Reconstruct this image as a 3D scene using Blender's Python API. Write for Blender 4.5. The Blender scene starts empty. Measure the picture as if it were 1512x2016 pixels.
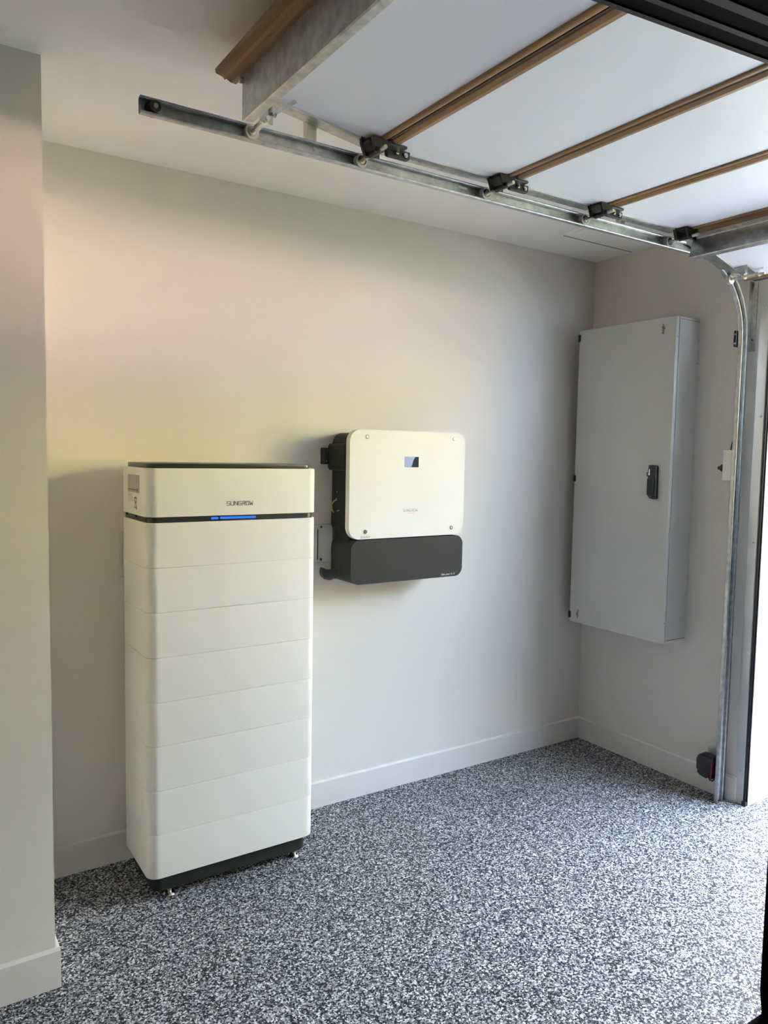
import bpy, bmesh, math, random
from mathutils import Vector, Matrix
random.seed(7)
S = bpy.context.scene
COL = S.collection

# ------------------------------------------------------------------ camera
cam_d = bpy.data.cameras.new('camera')
cam = bpy.data.objects.new('camera', cam_d)
COL.objects.link(cam)
S.camera = cam
FPX, YAW, PITCH, ROLL = 1504.0, math.radians(33.340), math.radians(-4.422), math.radians(1.016)
cam_d.sensor_fit = 'VERTICAL'
cam_d.sensor_height = 24.0
cam_d.lens = FPX / 2016.0 * 24.0
cam_d.clip_start = 0.05
fwd = Vector((math.sin(YAW) * math.cos(PITCH), math.cos(YAW) * math.cos(PITCH), math.sin(PITCH)))
rgt = Vector((math.cos(YAW), -math.sin(YAW), 0))
upv = rgt.cross(fwd)
r2 = rgt * math.cos(ROLL) + upv * math.sin(ROLL)
u2 = -rgt * math.sin(ROLL) + upv * math.cos(ROLL)
M = Matrix((r2, u2, -fwd)).transposed().to_4x4()
M.translation = Vector((-3.1939, -2.8560, 1.5505))
cam.matrix_world = M

# ------------------------------------------------------------------ sky, sun, exposure
W = bpy.data.worlds.new('sky')
S.world = W
W.use_nodes = True
bg = W.node_tree.nodes['Background']
bg.inputs['Color'].default_value = (0.63, 0.78, 1.0, 1)
bg.inputs['Strength'].default_value = 4.6
sun_d = bpy.data.lights.new('sun', 'SUN')
sun_d.energy = 33.0
sun_d.angle = math.radians(0.6)
sun_d.color = (1.0, 0.92, 0.79)
sun = bpy.data.objects.new('sun', sun_d)
COL.objects.link(sun)
sun.location = (-12, -4, 10)
sun.rotation_euler = Vector((0.88, 0.14, -0.46)).to_track_quat('-Z', 'Y').to_euler()
S.view_settings.view_transform = 'Standard'
S.view_settings.look = 'None'
S.view_settings.exposure = 2.85
S.view_settings.gamma = 1.0
S.view_settings.use_curve_mapping = False
S.cycles.diffuse_bounces = 7
S.cycles.max_bounces = 12

# ------------------------------------------------------------------ materials
def mat(name, col, rough=0.5, metal=0.0, emit=None, estr=0.0, spec=0.5, coat=0.0):
    m = bpy.data.materials.new(name)
    m.use_nodes = True
    b = m.node_tree.nodes['Principled BSDF']
    b.inputs['Base Color'].default_value = (*col, 1)
    b.inputs['Roughness'].default_value = rough
    b.inputs['Metallic'].default_value = metal
    b.inputs['Specular IOR Level'].default_value = spec
    b.inputs['Coat Weight'].default_value = coat
    if emit:
        b.inputs['Emission Color'].default_value = (*emit, 1)
        b.inputs['Emission Strength'].default_value = estr
    return m

def noise_tint(m, c1, c2, scale, detail=3.0, bump=0.0, bscale=None, stretch=None):
    nt = m.node_tree
    b = nt.nodes['Principled BSDF']
    tc = nt.nodes.new('ShaderNodeTexCoord')
    vec = tc.outputs['Object']
    if stretch:
        mp = nt.nodes.new('ShaderNodeMapping')
        mp.inputs['Scale'].default_value = stretch
        nt.links.new(vec, mp.inputs['Vector'])
        vec = mp.outputs['Vector']
    n = nt.nodes.new('ShaderNodeTexNoise')
    n.inputs['Scale'].default_value = scale
    n.inputs['Detail'].default_value = detail
    nt.links.new(vec, n.inputs['Vector'])
    r = nt.nodes.new('ShaderNodeValToRGB')
    r.color_ramp.elements[0].position = 0.3
    r.color_ramp.elements[1].position = 0.7
    r.color_ramp.elements[0].color = (*c1, 1)
    r.color_ramp.elements[1].color = (*c2, 1)
    nt.links.new(n.outputs['Fac'], r.inputs['Fac'])
    nt.links.new(r.outputs['Color'], b.inputs['Base Color'])
    if bump:
        n2 = nt.nodes.new('ShaderNodeTexNoise')
        n2.inputs['Scale'].default_value = bscale or scale
        n2.inputs['Detail'].default_value = 4
        nt.links.new(tc.outputs['Object'], n2.inputs['Vector'])
        bp = nt.nodes.new('ShaderNodeBump')
        bp.inputs['Strength'].default_value = bump
        bp.inputs['Distance'].default_value = 0.002
        nt.links.new(n2.outputs['Fac'], bp.inputs['Height'])
        nt.links.new(bp.outputs['Normal'], b.inputs['Normal'])
    return m

WALL = noise_tint(mat('wall_paint', (.6, .6, .6), 0.7, spec=0.18), (0.675, 0.635, 0.58), (0.70, 0.66, 0.605), 1.3, bump=0.10, bscale=260)
CEIL = noise_tint(mat('ceiling_paint', (.7, .7, .7), 0.75), (0.89, 0.855, 0.81), (0.91, 0.875, 0.83), 1.1)
WALLG = noise_tint(mat('wall_low_bounce', (.25, .25, .24), 0.6), (0.05, 0.049, 0.046), (0.07, 0.068, 0.064), 1.3)  # for the unseen walls, darkened to hold down bounce light
TRIM = noise_tint(mat('trim_paint', (.6, .6, .6), 0.35), (0.67, 0.64, 0.60), (0.69, 0.66, 0.62), 2.0)
RENDERW = noise_tint(mat('white_render', (.8, .8, .8), 0.8), (0.60, 0.595, 0.585), (0.64, 0.635, 0.625), 6, bump=.3, bscale=120)
PANELW = noise_tint(mat('door_panel_white', (.75, .75, .75), 0.45), (0.79, 0.80, 0.875), (0.82, 0.83, 0.905), 3, bump=.25, bscale=420)
BROWN = noise_tint(mat('door_edge_brown', (.3, .15, .05), 0.45), (0.20, 0.105, 0.040), (0.34, 0.19, 0.075), 9, 5, stretch=(6, 0.5, 6))
BROWND = mat('door_edge_seal', (0.055, 0.032, 0.015), 0.6)
GALV = noise_tint(mat('galvanised_steel', (.5, .5, .5), 0.36, 0.93), (0.38, 0.395, 0.39), (0.62, 0.63, 0.615), 40, 6, bump=.12, bscale=60)
GALVB = noise_tint(mat('galvanised_bright', (.6, .6, .6), 0.34, 0.85), (0.52, 0.53, 0.53), (0.72, 0.73, 0.73), 14, 4, bump=.10, bscale=40)
ALU = noise_tint(mat('aluminium', (.6, .6, .6), 0.38, 0.85), (0.58, 0.58, 0.57), (0.66, 0.66, 0.65), 5)
CHROME = mat('steel_bright', (0.66, 0.65, 0.62), 0.22, 1.0)
ZINC = noise_tint(mat('zinc_rod', (.6, .58, .48), 0.35, 0.9), (0.55, 0.53, 0.43), (0.68, 0.66, 0.56), 30)
NYLON = noise_tint(mat('nylon', (.4, .4, .38), 0.5), (0.48, 0.47, 0.44), (0.58, 0.57, 0.53), 30)
BLACKP = noise_tint(mat('black_plastic', (.02, .02, .02), 0.45), (0.012, 0.012, 0.013), (0.020, 0.020, 0.022), 25)
BLACKM = noise_tint(mat('black_metal', (.01, .01, .01), 0.8, spec=0.03), (0.0005, 0.0005, 0.0006), (0.0008, 0.0008, 0.0009), 8)
SEALG = noise_tint(mat('grey_seal', (.05, .05, .06), 0.7, spec=0.2), (0.009, 0.0094, 0.012), (0.012, 0.0125, 0.016), 10)
BATT = noise_tint(mat('battery_shell', (.85, .83, .76), 0.55, spec=0.2), (0.72, 0.70, 0.655), (0.75, 0.73, 0.685), 1.5, bump=.06, bscale=500)
INVW = noise_tint(mat('inverter_cover', (.85, .82, .74), 0.55, spec=0.2), (0.72, 0.69, 0.63), (0.75, 0.72, 0.66), 3, bump=.06, bscale=500)
DGREY = noise_tint(mat('anthracite', (.04, .04, .04), 0.5, spec=0.18), (0.031, 0.032, 0.030), (0.036, 0.037, 0.035), 4, bump=.05, bscale=600)
DBODY = noise_tint(mat('dark_casting', (.02, .022, .02), 0.6, spec=0.2), (0.017, 0.020, 0.018), (0.023, 0.026, 0.024), 12)
BAND = noise_tint(mat('status_band', (.03, .03, .03), 0.3), (0.025, 0.026, 0.025), (0.032, 0.033, 0.031), 8)
LED = mat('blue_led', (0.004, 0.03, 0.16), 0.3, emit=(0.016, 0.16, 1.0), estr=0.19)
CAB = noise_tint(mat('cabinet_grey', (.55, .56, .54), 0.32), (0.555, 0.55, 0.52), (0.575, 0.57, 0.54), 2.5, bump=.08, bscale=300)
CABS = mat('cabinet_gap', (0.03, 0.03, 0.032), 0.6)
PRINT = mat('print_black', (0.02, 0.02, 0.02), 0.5)
PRINTG = mat('print_grey', (0.33, 0.31, 0.27), 0.5)
PRINTM = mat('print_mid', (0.16, 0.155, 0.14), 0.5)
PRINTK = mat('print_dark', (0.07, 0.068, 0.062), 0.5)
PRINTW = mat('print_white', (0.60, 0.60, 0.60), 0.5)
PRINTR = mat('print_red', (0.60, 0.32, 0.28), 0.5)
STICKER = noise_tint(mat('sticker', (.4, .4, .37), 0.4), (0.40, 0.39, 0.35), (0.45, 0.44, 0.40), 30)
STICKW = mat('sticker_white', (0.72, 0.71, 0.66), 0.4)
SCREEN = mat('display_glass', (0.62, 0.63, 0.64), 0.06, 1.0)
SCREEND = mat('painted_reflection', (0.008, 0.009, 0.010), 0.12, spec=0.4)  # colour of the dark reflection painted on the display
BOARD = noise_tint(mat('board_white', (.5, .5, .5), 0.45), (0.50, 0.51, 0.50), (0.54, 0.55, 0.54), 4)
IVORY = noise_tint(mat('ivory_plastic', (.7, .68, .58), 0.4), (0.86, 0.83, 0.71), (0.89, 0.86, 0.74), 8)
REDL = mat('red_lens', (0.075, 0.006, 0.012), 0.2)
EARTHY = mat('earth_wire', (0.30, 0.34, 0.06), 0.5)
LEAF = noise_tint(mat('debris_dark', (.01, .01, .01), 0.8), (0.010, 0.010, 0.010), (0.02, 0.018, 0.015), 60)
LEAFB = noise_tint(mat('debris_brown', (.1, .05, .02), 0.8), (0.10, 0.05, 0.025), (0.15, 0.08, 0.04), 60)
PAVE = noise_tint(mat('driveway', (.5, .46, .42), 0.85), (0.40, 0.365, 0.33), (0.46, 0.42, 0.38), 3)
LAWN = noise_tint(mat('lawn', (.2, .25, .06), 0.9), (0.10, 0.12, 0.03), (0.15, 0.16, 0.045), 5)
HEDGE = noise_tint(mat('hedge', (.06, .09, .03), 0.9), (0.28, 0.28, 0.065), (0.42, 0.405, 0.10), 7, bump=1, bscale=12)

def flake_material():
    m = mat('flake_floor', (.3, .3, .3), 0.6, spec=0.2)
    nt = m.node_tree
    b = nt.nodes['Principled BSDF']
    tc = nt.nodes.new('ShaderNodeTexCoord')
    nz = nt.nodes.new('ShaderNodeTexNoise')
    nz.inputs['Scale'].default_value = 200
    nz.inputs['Detail'].default_value = 2
    nt.links.new(tc.outputs['Object'], nz.inputs['Vector'])
    mix = nt.nodes.new('ShaderNodeMix')
    mix.data_type = 'VECTOR'
    mix.inputs['Factor'].default_value = 0.008
    nt.links.new(tc.outputs['Object'], mix.inputs['A'])
    nt.links.new(nz.outputs['Color'], mix.inputs['B'])
    v = nt.nodes.new('ShaderNodeTexVoronoi')
    v.inputs['Scale'].default_value = 215
    v.inputs['Randomness'].default_value = 1.0
    nt.links.new(mix.outputs['Result'], v.inputs['Vector'])
    sep = nt.nodes.new('ShaderNodeSeparateColor')
    nt.links.new(v.outputs['Color'], sep.inputs['Color'])
    r = nt.nodes.new('ShaderNodeValToRGB')
    r.color_ramp.interpolation = 'CONSTANT'
    els = r.color_ramp.elements
    stops = [(0.0, (0.005, 0.005, 0.008)), (0.21, (0.024, 0.024, 0.032)), (0.38, (0.085, 0.085, 0.098)),
             (0.53, (0.22, 0.22, 0.235)), (0.70, (0.38, 0.38, 0.39)), (0.86, (0.68, 0.68, 0.67))]
    els[0].position, els[0].color = stops[0][0], (*stops[0][1], 1)
    els[1].position, els[1].color = stops[1][0], (*stops[1][1], 1)
    for p, c in stops[2:]:
        e = els.new(p)
        e.color = (*c, 1)
    nt.links.new(sep.outputs['Red'], r.inputs['Fac'])
    nt.links.new(r.outputs['Color'], b.inputs['Base Color'])
    bp = nt.nodes.new('ShaderNodeBump')
    bp.inputs['Strength'].default_value = 0.35
    bp.inputs['Distance'].default_value = 0.001
    nt.links.new(sep.outputs['Green'], bp.inputs['Height'])
    nt.links.new(bp.outputs['Normal'], b.inputs['Normal'])
    return m
FLAKE = flake_material()

# ------------------------------------------------------------------ helpers
def obj(name, bm, m, parent=None, smooth=False):
    bmesh.ops.recalc_face_normals(bm, faces=bm.faces)
    me = bpy.data.meshes.new(name)
    bm.to_mesh(me)
    bm.free()
    if smooth:
        try:
            me.shade_smooth()
        except Exception:
            for p in me.polygons:
                p.use_smooth = True
        try:
            me.set_sharp_from_angle(angle=math.radians(35))
        except Exception:
            pass
    ms = m if isinstance(m, (list, tuple)) else [m]
    for x in ms:
        me.materials.append(x)
    o = bpy.data.objects.new(name, me)
    COL.objects.link(o)
    if parent:
        o.parent = parent
    return o

def thing(name, label, cat, loc=(0, 0, 0), group=None):
    o = bpy.data.objects.new(name, None)
    o.empty_display_size = 0.05
    COL.objects.link(o)
    o.location = loc
    o['label'] = label
    o['category'] = cat
    if group:
        o['group'] = group
    return o

def struct(name, bm, m, parent=None, smooth=False):
    o = obj(name, bm, m, parent, smooth)
    if parent is None:
        o['kind'] = 'structure'
    return o

def settle(root):
    """children were modelled in world space: keep them there under a placed root"""
    for c in root.children:
        c.matrix_parent_inverse = Matrix.Translation(-root.location)

def B():
    return bmesh.new()

def add_box(bm, x0, x1, y0, y1, z0, z1, bev=0.0, seg=2):
    vs = [bm.verts.new(p) for p in ((x0, y0, z0), (x1, y0, z0), (x1, y1, z0), (x0, y1, z0),
                                    (x0, y0, z1), (x1, y0, z1), (x1, y1, z1), (x0, y1, z1))]
    fs = [bm.faces.new([vs[i] for i in f]) for f in
          ((0, 1, 2, 3), (4, 5, 6, 7), (0, 1, 5, 4), (1, 2, 6, 5), (2, 3, 7, 6), (3, 0, 4, 7))]
    if bev > 0:
        es = list({e for f in fs for e in f.edges})
        bmesh.ops.bevel(bm, geom=es, offset=bev, segments=seg, affect='EDGES', profile=0.5)
    return bm

def box(x0, x1, y0, y1, z0, z1, bev=0.0, seg=2):
    return add_box(B(), min(x0, x1), max(x0, x1), min(y0, y1), max(y0, y1), min(z0, z1), max(z0, z1), bev, seg)

def add_cyl(bm, p, q, r, n=16, r2=None):
    p, q = Vector(p), Vector(q)
    d = (q - p).normalized()
    a = d.orthogonal().normalized()
    c = d.cross(a)
    r2 = r if r2 is None else r2
    v1, v2 = [], []
    for i in range(n):
        t = 2 * math.pi * i / n
        k = a * math.cos(t) + c * math.sin(t)
        v1.append(bm.verts.new(p + k * r))
        v2.append(bm.verts.new(q + k * r2))
    for i in range(n):
        j = (i + 1) % n
        bm.faces.new((v1[i], v1[j], v2[j], v2[i]))
    bm.faces.new(v1)
    bm.faces.new(list(reversed(v2)))
    return bm

def cyl(p, q, r, n=16, r2=None):
    return add_cyl(B(), p, q, r, n, r2)

def add_ring(bm, p, q, ro, ri, n=24):
    p, q = Vector(p), Vector(q)
    d = (q - p).normalized()
    a = d.orthogonal().normalized()
    c = d.cross(a)
    L = []
    for base in (p, q):
        for r in (ro, ri):
            L.append([bm.verts.new(base + (a * math.cos(2 * math.pi * i / n) + c * math.sin(2 * math.pi * i / n)) * r) for i in range(n)])
    po, pi_, qo, qi = L
    for i in range(n):
        j = (i + 1) % n
        bm.faces.new((po[i], po[j], qo[j], qo[i]))
        bm.faces.new((pi_[i], pi_[j], qi[j], qi[i]))
        bm.faces.new((po[i], po[j], pi_[j], pi_[i]))
        bm.faces.new((qo[i], qo[j], qi[j], qi[i]))
    return bm

def add_tube(bm, pts, r, n=8, cap=True):
    pts = [Vector(p) for p in pts]
    rings = []
    ref = None
    for i, p in enumerate(pts):
        d = (pts[min(i + 1, len(pts) - 1)] - pts[max(i - 1, 0)]).normalized()
        if ref is None:
            ref = d.orthogonal().normalized()
        a = (ref - d * ref.dot(d)).normalized()
        ref = a
        c = d.cross(a)
        rr = r[i] if isinstance(r, (list, tuple)) else r
        rings.append([bm.verts.new(p + (a * math.cos(2 * math.pi * k / n) + c * math.sin(2 * math.pi * k / n)) * rr) for k in range(n)])
    for A, C in zip(rings, rings[1:]):
        for k in range(n):
            j = (k + 1) % n
            bm.faces.new((A[k], A[j], C[j], C[k]))
    if cap:
        bm.faces.new(rings[0])
        bm.faces.new(list(reversed(rings[-1])))
    return bm

def prism(pts, a, b, axis, bev=0.0, seg=2):
    """closed 2-D outline extruded between a and b along an axis ('x': pts are (y,z); 'y': (x,z); 'z': (x,y))"""
    bm = B()
    def P(p, t):
        return {'x': (t, p[0], p[1]), 'y': (p[0], t, p[1]), 'z': (p[0], p[1], t)}[axis]
    va = [bm.verts.new(P(p, a)) for p in pts]
    vb = [bm.verts.new(P(p, b)) for p in pts]
    n = len(pts)
    fa = bm.faces.new(va)
    fb = bm.faces.new(list(reversed(vb)))
    for i in range(n):
        j = (i + 1) % n
        bm.faces.new((va[i], vb[i], vb[j], va[j]))
    if bev:
        es = list({e for f in (fa, fb) for e in f.edges})
        bmesh.ops.bevel(bm, geom=es, offset=bev, segments=seg, affect='EDGES', profile=0.5)
    return bm

def rrect(x0, x1, y0, y1, r, n=8):
    """rounded rectangle; r = one radius or (x0y0, x1y0, x1y1, x0y1)"""
    rs = r if isinstance(r, (list, tuple)) else (r,) * 4
    out = []
    for (cx, cy, sx, sy, a0), rr in zip(((x0, y0, 1, 1, 180), (x1, y0, -1, 1, 270), (x1, y1, -1, -1, 0), (x0, y1, 1, -1, 90)), rs):
        if rr <= 0:
            out.append((cx, cy))
            continue
        for i in range(n + 1):
            t = math.radians(a0 + 90 * i / n)
            out.append((cx + sx * rr + rr * math.cos(t), cy + sy * rr + rr * math.sin(t)))
    return out

def sweep(path, prof, closed_prof=False):
    """path: list of (origin, side vector, up vector); prof: list of (s, u)"""
    bm = B()
    rows = []
    for o, s, u in path:
        rows.append([bm.verts.new(Vector(o) + Vector(s) * a + Vector(u) * b) for a, b in prof])
    m = len(prof)
    for A, C in zip(rows, rows[1:]):
        for k in range(m if closed_prof else m - 1):
            j = (k + 1) % m
            bm.faces.new((A[k], A[j], C[j], C[k]))
    if closed_prof:
        bm.faces.new(rows[0])
        bm.faces.new(list(reversed(rows[-1])))
    return bm

STROKES = {
    'S': [[(1, 1), (0.08, 1), (0, .92), (0, .58), (.08, .5), (.92, .5), (1, .42), (1, .08), (.92, 0), (0, 0)]],
    'U': [[(0, 1), (0, .08), (.08, 0), (.92, 0), (1, .08), (1, 1)]],
    'N': [[(0, 0), (0, 1), (1, 0), (1, 1)]],
    'G': [[(1, 1), (.08, 1), (0, .92), (0, .08), (.08, 0), (1, 0), (1, .46), (.5, .46)]],
    'R': [[(0, .62), (0, .55), (.95, .55), (1, .6), (1, .95), (.93, 1), (0, 1)], [(0, .55), (0, 0)], [(.5, .55), (1, 0)]],
    'O': [[(.25, 1), (.92, 1), (1, .92), (1, .08), (.92, 0), (.08, 0), (0, .08), (0, 1), (.1, 1)]],
    'W': [[(0, 1), (0.12, 0), (.5, .62), (.88, 0), (1, 1)]],
}

def add_stroke(bm, pts, w, T, d=0.0006):
    """flat raised stroke; T maps (u, v, depth) to world"""
    for (x0, y0), (x1, y1) in zip(pts, pts[1:]):
        L = math.hypot(x1 - x0, y1 - y0)
        if L < 1e-9:
            continue
        ux, uy = (x1 - x0) / L, (y1 - y0) / L
        nx, ny = -uy * w / 2, ux * w / 2
        ex, ey = ux * w / 2, uy * w / 2
        q = [(x0 - ex + nx, y0 - ey + ny), (x1 + ex + nx, y1 + ey + ny), (x1 + ex - nx, y1 + ey - ny), (x0 - ex - nx, y0 - ey - ny)]
        lo = [bm.verts.new(T(a, b, 0)) for a, b in q]
        hi = [bm.verts.new(T(a, b, d)) for a, b in q]
        bm.faces.new(hi)
        for i in range(4):
            j = (i + 1) % 4
            bm.faces.new((lo[i], lo[j], hi[j], hi[i]))

def techno(word, u0, v0, width, height, w, T):
    bm = B()
    n = len(word)
    adv = width / n
    cw = adv * 0.72
    for i, ch in enumerate(word):
        for s in STROKES[ch]:
            add_stroke(bm, [(u0 + i * adv + x * cw, v0 + y * height) for x, y in s], w, T)
    return bm

def lettering(name, text, size, m, parent, matrix, ext=0.0003, align='LEFT', sx=1.0):
    c = bpy.data.curves.new(name, 'FONT')
    c.body = text
    c.size = size
    c.extrude = ext
    c.align_x = align
    c.resolution_u = 3
    t = bpy.data.objects.new(name + '_tmp', c)
    COL.objects.link(t)
    bpy.context.view_layer.update()
    me = bpy.data.meshes.new_from_object(t.evaluated_get(bpy.context.evaluated_depsgraph_get()))
    bpy.data.objects.remove(t)
    me.transform(matrix @ Matrix.Scale(sx, 4, (1, 0, 0)))
    me.materials.append(m)
    me.name = name
    o = bpy.data.objects.new(name, me)
    COL.objects.link(o)
    o.parent = parent
    return o

def frame(origin, ux, uy):
    ux, uy = Vector(ux).normalized(), Vector(uy).normalized()
    uz = ux.cross(uy)
    m = Matrix((ux, uy, uz)).transposed().to_4x4()
    m.translation = Vector(origin)
    return m

# ------------------------------------------------------------------ the room
H = 2.577
OPY = -0.978          # near edge of the garage opening
OPY2 = -5.9
LINT = 2.30
PX, PY = -2.815, -0.600
struct('floor', box(-6.0, 0.30, -6.6, 0.10, -0.12, 0.0), FLAKE)
struct('ceiling', box(-6.0, 0.25, -6.6, 0.10, H, H + 0.12), CEIL)
struct('wall_back', box(PX - .1, 0.25, 0.0, 0.15, 0, H), WALL)
struct('wall_left', box(-6.0, PX, PY, 0.15, 0, H), WALL)
bm = box(0.0, 0.25, OPY, 0.0, 0, H)
struct('wall_right', bm, WALL)
struct('trim_1', box(0.011, 0.262, OPY - 0.012, OPY, 0, LINT), RENDERW)     # white rendered reveal
struct('wall_lintel', box(0.0, 0.25, OPY2, OPY, LINT, H), WALL)
struct('wall_right_far', box(0.0, 0.25, -6.6, OPY2, 0, H), WALL)
struct('wall_front', box(-6.0, 0.25, -6.75, -6.6, 0, H), WALLG)
struct('wall_side', box(-6.15, -6.0, -6.6, 0.15, 0, H), WALLG)

def baseboard(pts_dir, name):
    """flat board with a small chamfered top"""
    ax, a, b, wall, out = pts_dir
    t, h, c = 0.013, 0.116, 0.006
    prof = [(0, 0), (out * t, 0), (out * t, h - c), (out * (t - c), h), (0, h)]
    pr = [(wall + p, z) for p, z in prof]
    return struct(name, prism(pr, a, b, ax), TRIM)
baseboard(('x', PX + .013, -0.0, 0.0, -1), 'baseboard_back')
baseboard(('y', -0.945, -0.013, 0.0, -1), 'baseboard_right')
baseboard(('x', -6.0, PX + 0.013, PY, -1), 'baseboard_left')
baseboard(('y', PY, -0.013, PX, 1), 'baseboard_recess')

# ceiling access hatch
hb = prism([(-0.51, -0.262), (-0.03, -0.262), (-0.03, -0.74), (-0.51, -0.74)], H - 0.004, H + 0.0, 'z')
hatch = struct('trim_2', hb, CEIL)
bm = B()
add_box(bm, -0.51, -0.03, -0.262, -0.256, H - 0.0045, H + 0.001)
obj('shadow_gap', bm, CABS, hatch)
bm = B()
add_box(bm, -0.535, -0.51, -0.80, -0.245, H - 0.003, H + 0.0)
add_box(bm, -0.030, -0.005, -0.80, -0.245, H - 0.003, H + 0.0)
obj('edge_bead', bm, CEIL, hatch)

# aluminium strip on the jamb, with screws, and the black weather seal
al = struct('trim_3', box(-0.003, 0.0, OPY + 0.002, OPY + 0.044, 0.012, LINT + 0.05, 0.0008, 1), ALU)
for z in (2.20, 1.737, 1.187, 0.696, 0.153):
    bm = cyl((-0.003, OPY + 0.016, z), (-0.0062, OPY + 0.016, z), 0.0058, 12, 0.0035)
    obj('screw', bm, CHROME, al)
bm = B()
add_box(bm, -0.001, 0.009, OPY - 0.010, OPY, 0, LINT)
sg = struct('trim_4', bm, BLACKP)
obj('seal_foot', box(-0.006, 0.012, OPY - 0.015, OPY + 0.006, 0, 0.02, .003), BLACKP, sg)
bm = B()
n = 46
rnd = random.Random(3)
for i in range(n):
    z0 = i * LINT / n
    add_box(bm, 0.006, 0.0105 + rnd.uniform(0, .0025), OPY - 0.016, OPY - .009, z0, z0 + LINT / n)
obj('seal_lip', bm, BLACKP, sg)

# ------------------------------------------------------------------ outside ground; unseen house, fence and trees shaped to tint and block daylight
o = struct('driveway', box(0.30, 5.2, -16, 8, -0.14, -0.01), PAVE)
o = obj('lawn', box(5.2, 26, -30, 16, -0.16, -0.02), LAWN)
o['kind'] = 'structure'
FENCE = noise_tint(mat('house_render', (.6, .5, .4), 0.85), (0.70, 0.52, 0.42), (0.78, 0.59, 0.48), 2)
ROOF = noise_tint(mat('roof_tiles', (.06, .05, .05), 0.8), (0.05, 0.045, 0.042), (0.08, 0.072, 0.068), 3)
nh = obj('neighbour_house', box(15.0, 19.0, -30, 16, -0.05, 3.0), FENCE)
nh['kind'] = 'structure'
obj('roof', prism([(14.5, 2.95), (14.5, 3.1), (17.0, 4.9), (19.5, 3.1), (19.5, 2.95)], -30.5, 16.5, 'y'), ROOF, nh)
obj('fence', box(12.0, 12.1, -30, 16, -0.05, 1.3), ROOF, nh)
rnd = random.Random(11)
bm = B()
bmesh.ops.create_grid(bm, x_segments=90, y_segments=14, size=0.5)
for v in bm.verts:
    u, w = v.co.x + .5, v.co.y + .5
    v.co = Vector((26.0 - 2.0 * math.sin(w * math.pi) + rnd.uniform(-.35, .35), -45 + 75 * u, 10.5 * w - .05 + rnd.uniform(-.25, .25) * (w > .02) + .7 * math.sin(u * 31) * w))
o = obj('hedge', bm, HEDGE)
o['kind'] = 'structure'

# ------------------------------------------------------------------ battery tower
BX0, BX1 = -2.4807, -1.8557
BY0, BY1 = -0.3755, -0.0795          # front, back
bt = thing('battery_tower', 'tall cream stacked home battery with black plinth standing on the speckled floor', 'battery', ((BX0 + BX1) / 2, (BY0 + BY1) / 2, 0))
R = 0.036
zs = [0.0973, 0.2512, 0.4037, 0.5570, 0.7066, 0.8584, 1.0105, 1.1595, 1.3086]
plan = rrect(BX0, BX1, BY0, BY1, (R, R, 0.012, 0.012))
for a, b in zip(zs, zs[1:]):
    obj('battery_module', prism(plan, a + 0.0005, b - 0.0005, 'z', 0.0010, 2), BATT, bt, True)
ins = 0.006
plan_i = rrect(BX0 + ins, BX1 - ins, BY0 + ins, BY1 - ins, (R, R, 0.01, 0.01))
band = obj('status_band', prism(plan_i, zs[-1] - .002, 1.330, 'z'), BAND, bt, True)
obj('battery_core', prism(rrect(BX0 + .004, BX1 - .004, BY0 + .004, BY1 - .004, (R, R, .01, .01)), 0.10, 1.30, 'z'), PRINTG, bt)
top = obj('control_unit', prism(plan, 1.3275, 1.4876, 'z', 0.002, 2), BATT, bt, True)
obj('lid', prism(rrect(BX0 + .010, BX1 - .018, BY0 + .010, BY1 - .010, .03), 1.486, 1.5035, 'z', 0.005, 3), BAND, bt, True)
obj('plinth', prism(rrect(BX0 + .022, BX1 - .022, BY0 + .022, BY1 - .012, (.03, .03, .01, .01)), 0.040, 0.099, 'z', .002), DBODY, bt, True)
for x, y in ((-2.395, -0.322), (-1.9135, -0.322), (-2.395, -0.13), (-1.9135, -0.13)):
    f = cyl((x, y, 0), (x, y, 0.007), 0.022, 24)
    add_cyl(f, (x, y, 0.007), (x, y, 0.013), 0.022, 24, 0.016)
    ft = obj('leveling_foot', f, CHROME, bt, True)
    ft['label'] = 'chrome screw foot'
    obj('stem', cyl((x, y, 0.012), (x, y, 0.042), 0.008, 14), CHROME, ft, True)
def T_front(y):
    return lambda u, v, d: (u, y - d, v)
obj('logo', techno('SUNGROW', -2.2075, 1.3615, 0.0985, 0.0128, 0.0015, T_front(BY0 - 0.0001)), PRINT, top)
def pill(x0, x1, z, r, y, n=8):
    return prism(rrect(x0, x1, z - r, z + r, r * .98, n), y, y + .004, 'y')
obj('status_light', pill(-2.262, -2.236, 1.3185, 0.0036, BY0 + ins - .0012), LED, band)['label'] = 'short glowing blue light'
obj('status_light', pill(-2.230, -2.098, 1.3185, 0.0036, BY0 + ins - .0012), LED, band)['label'] = 'long glowing blue light'
obj('pinhole', pill(-2.074, -2.062, 1.3195, 0.0014, BY0 + ins - .0006), PRINT, band)
for y in (-0.118, -0.232):
    obj('latch', box(BX0 + .002, BX0 + .010, y - .004, y + .004, 1.318, 1.3305, .001, 1), BLACKP, band)
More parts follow.
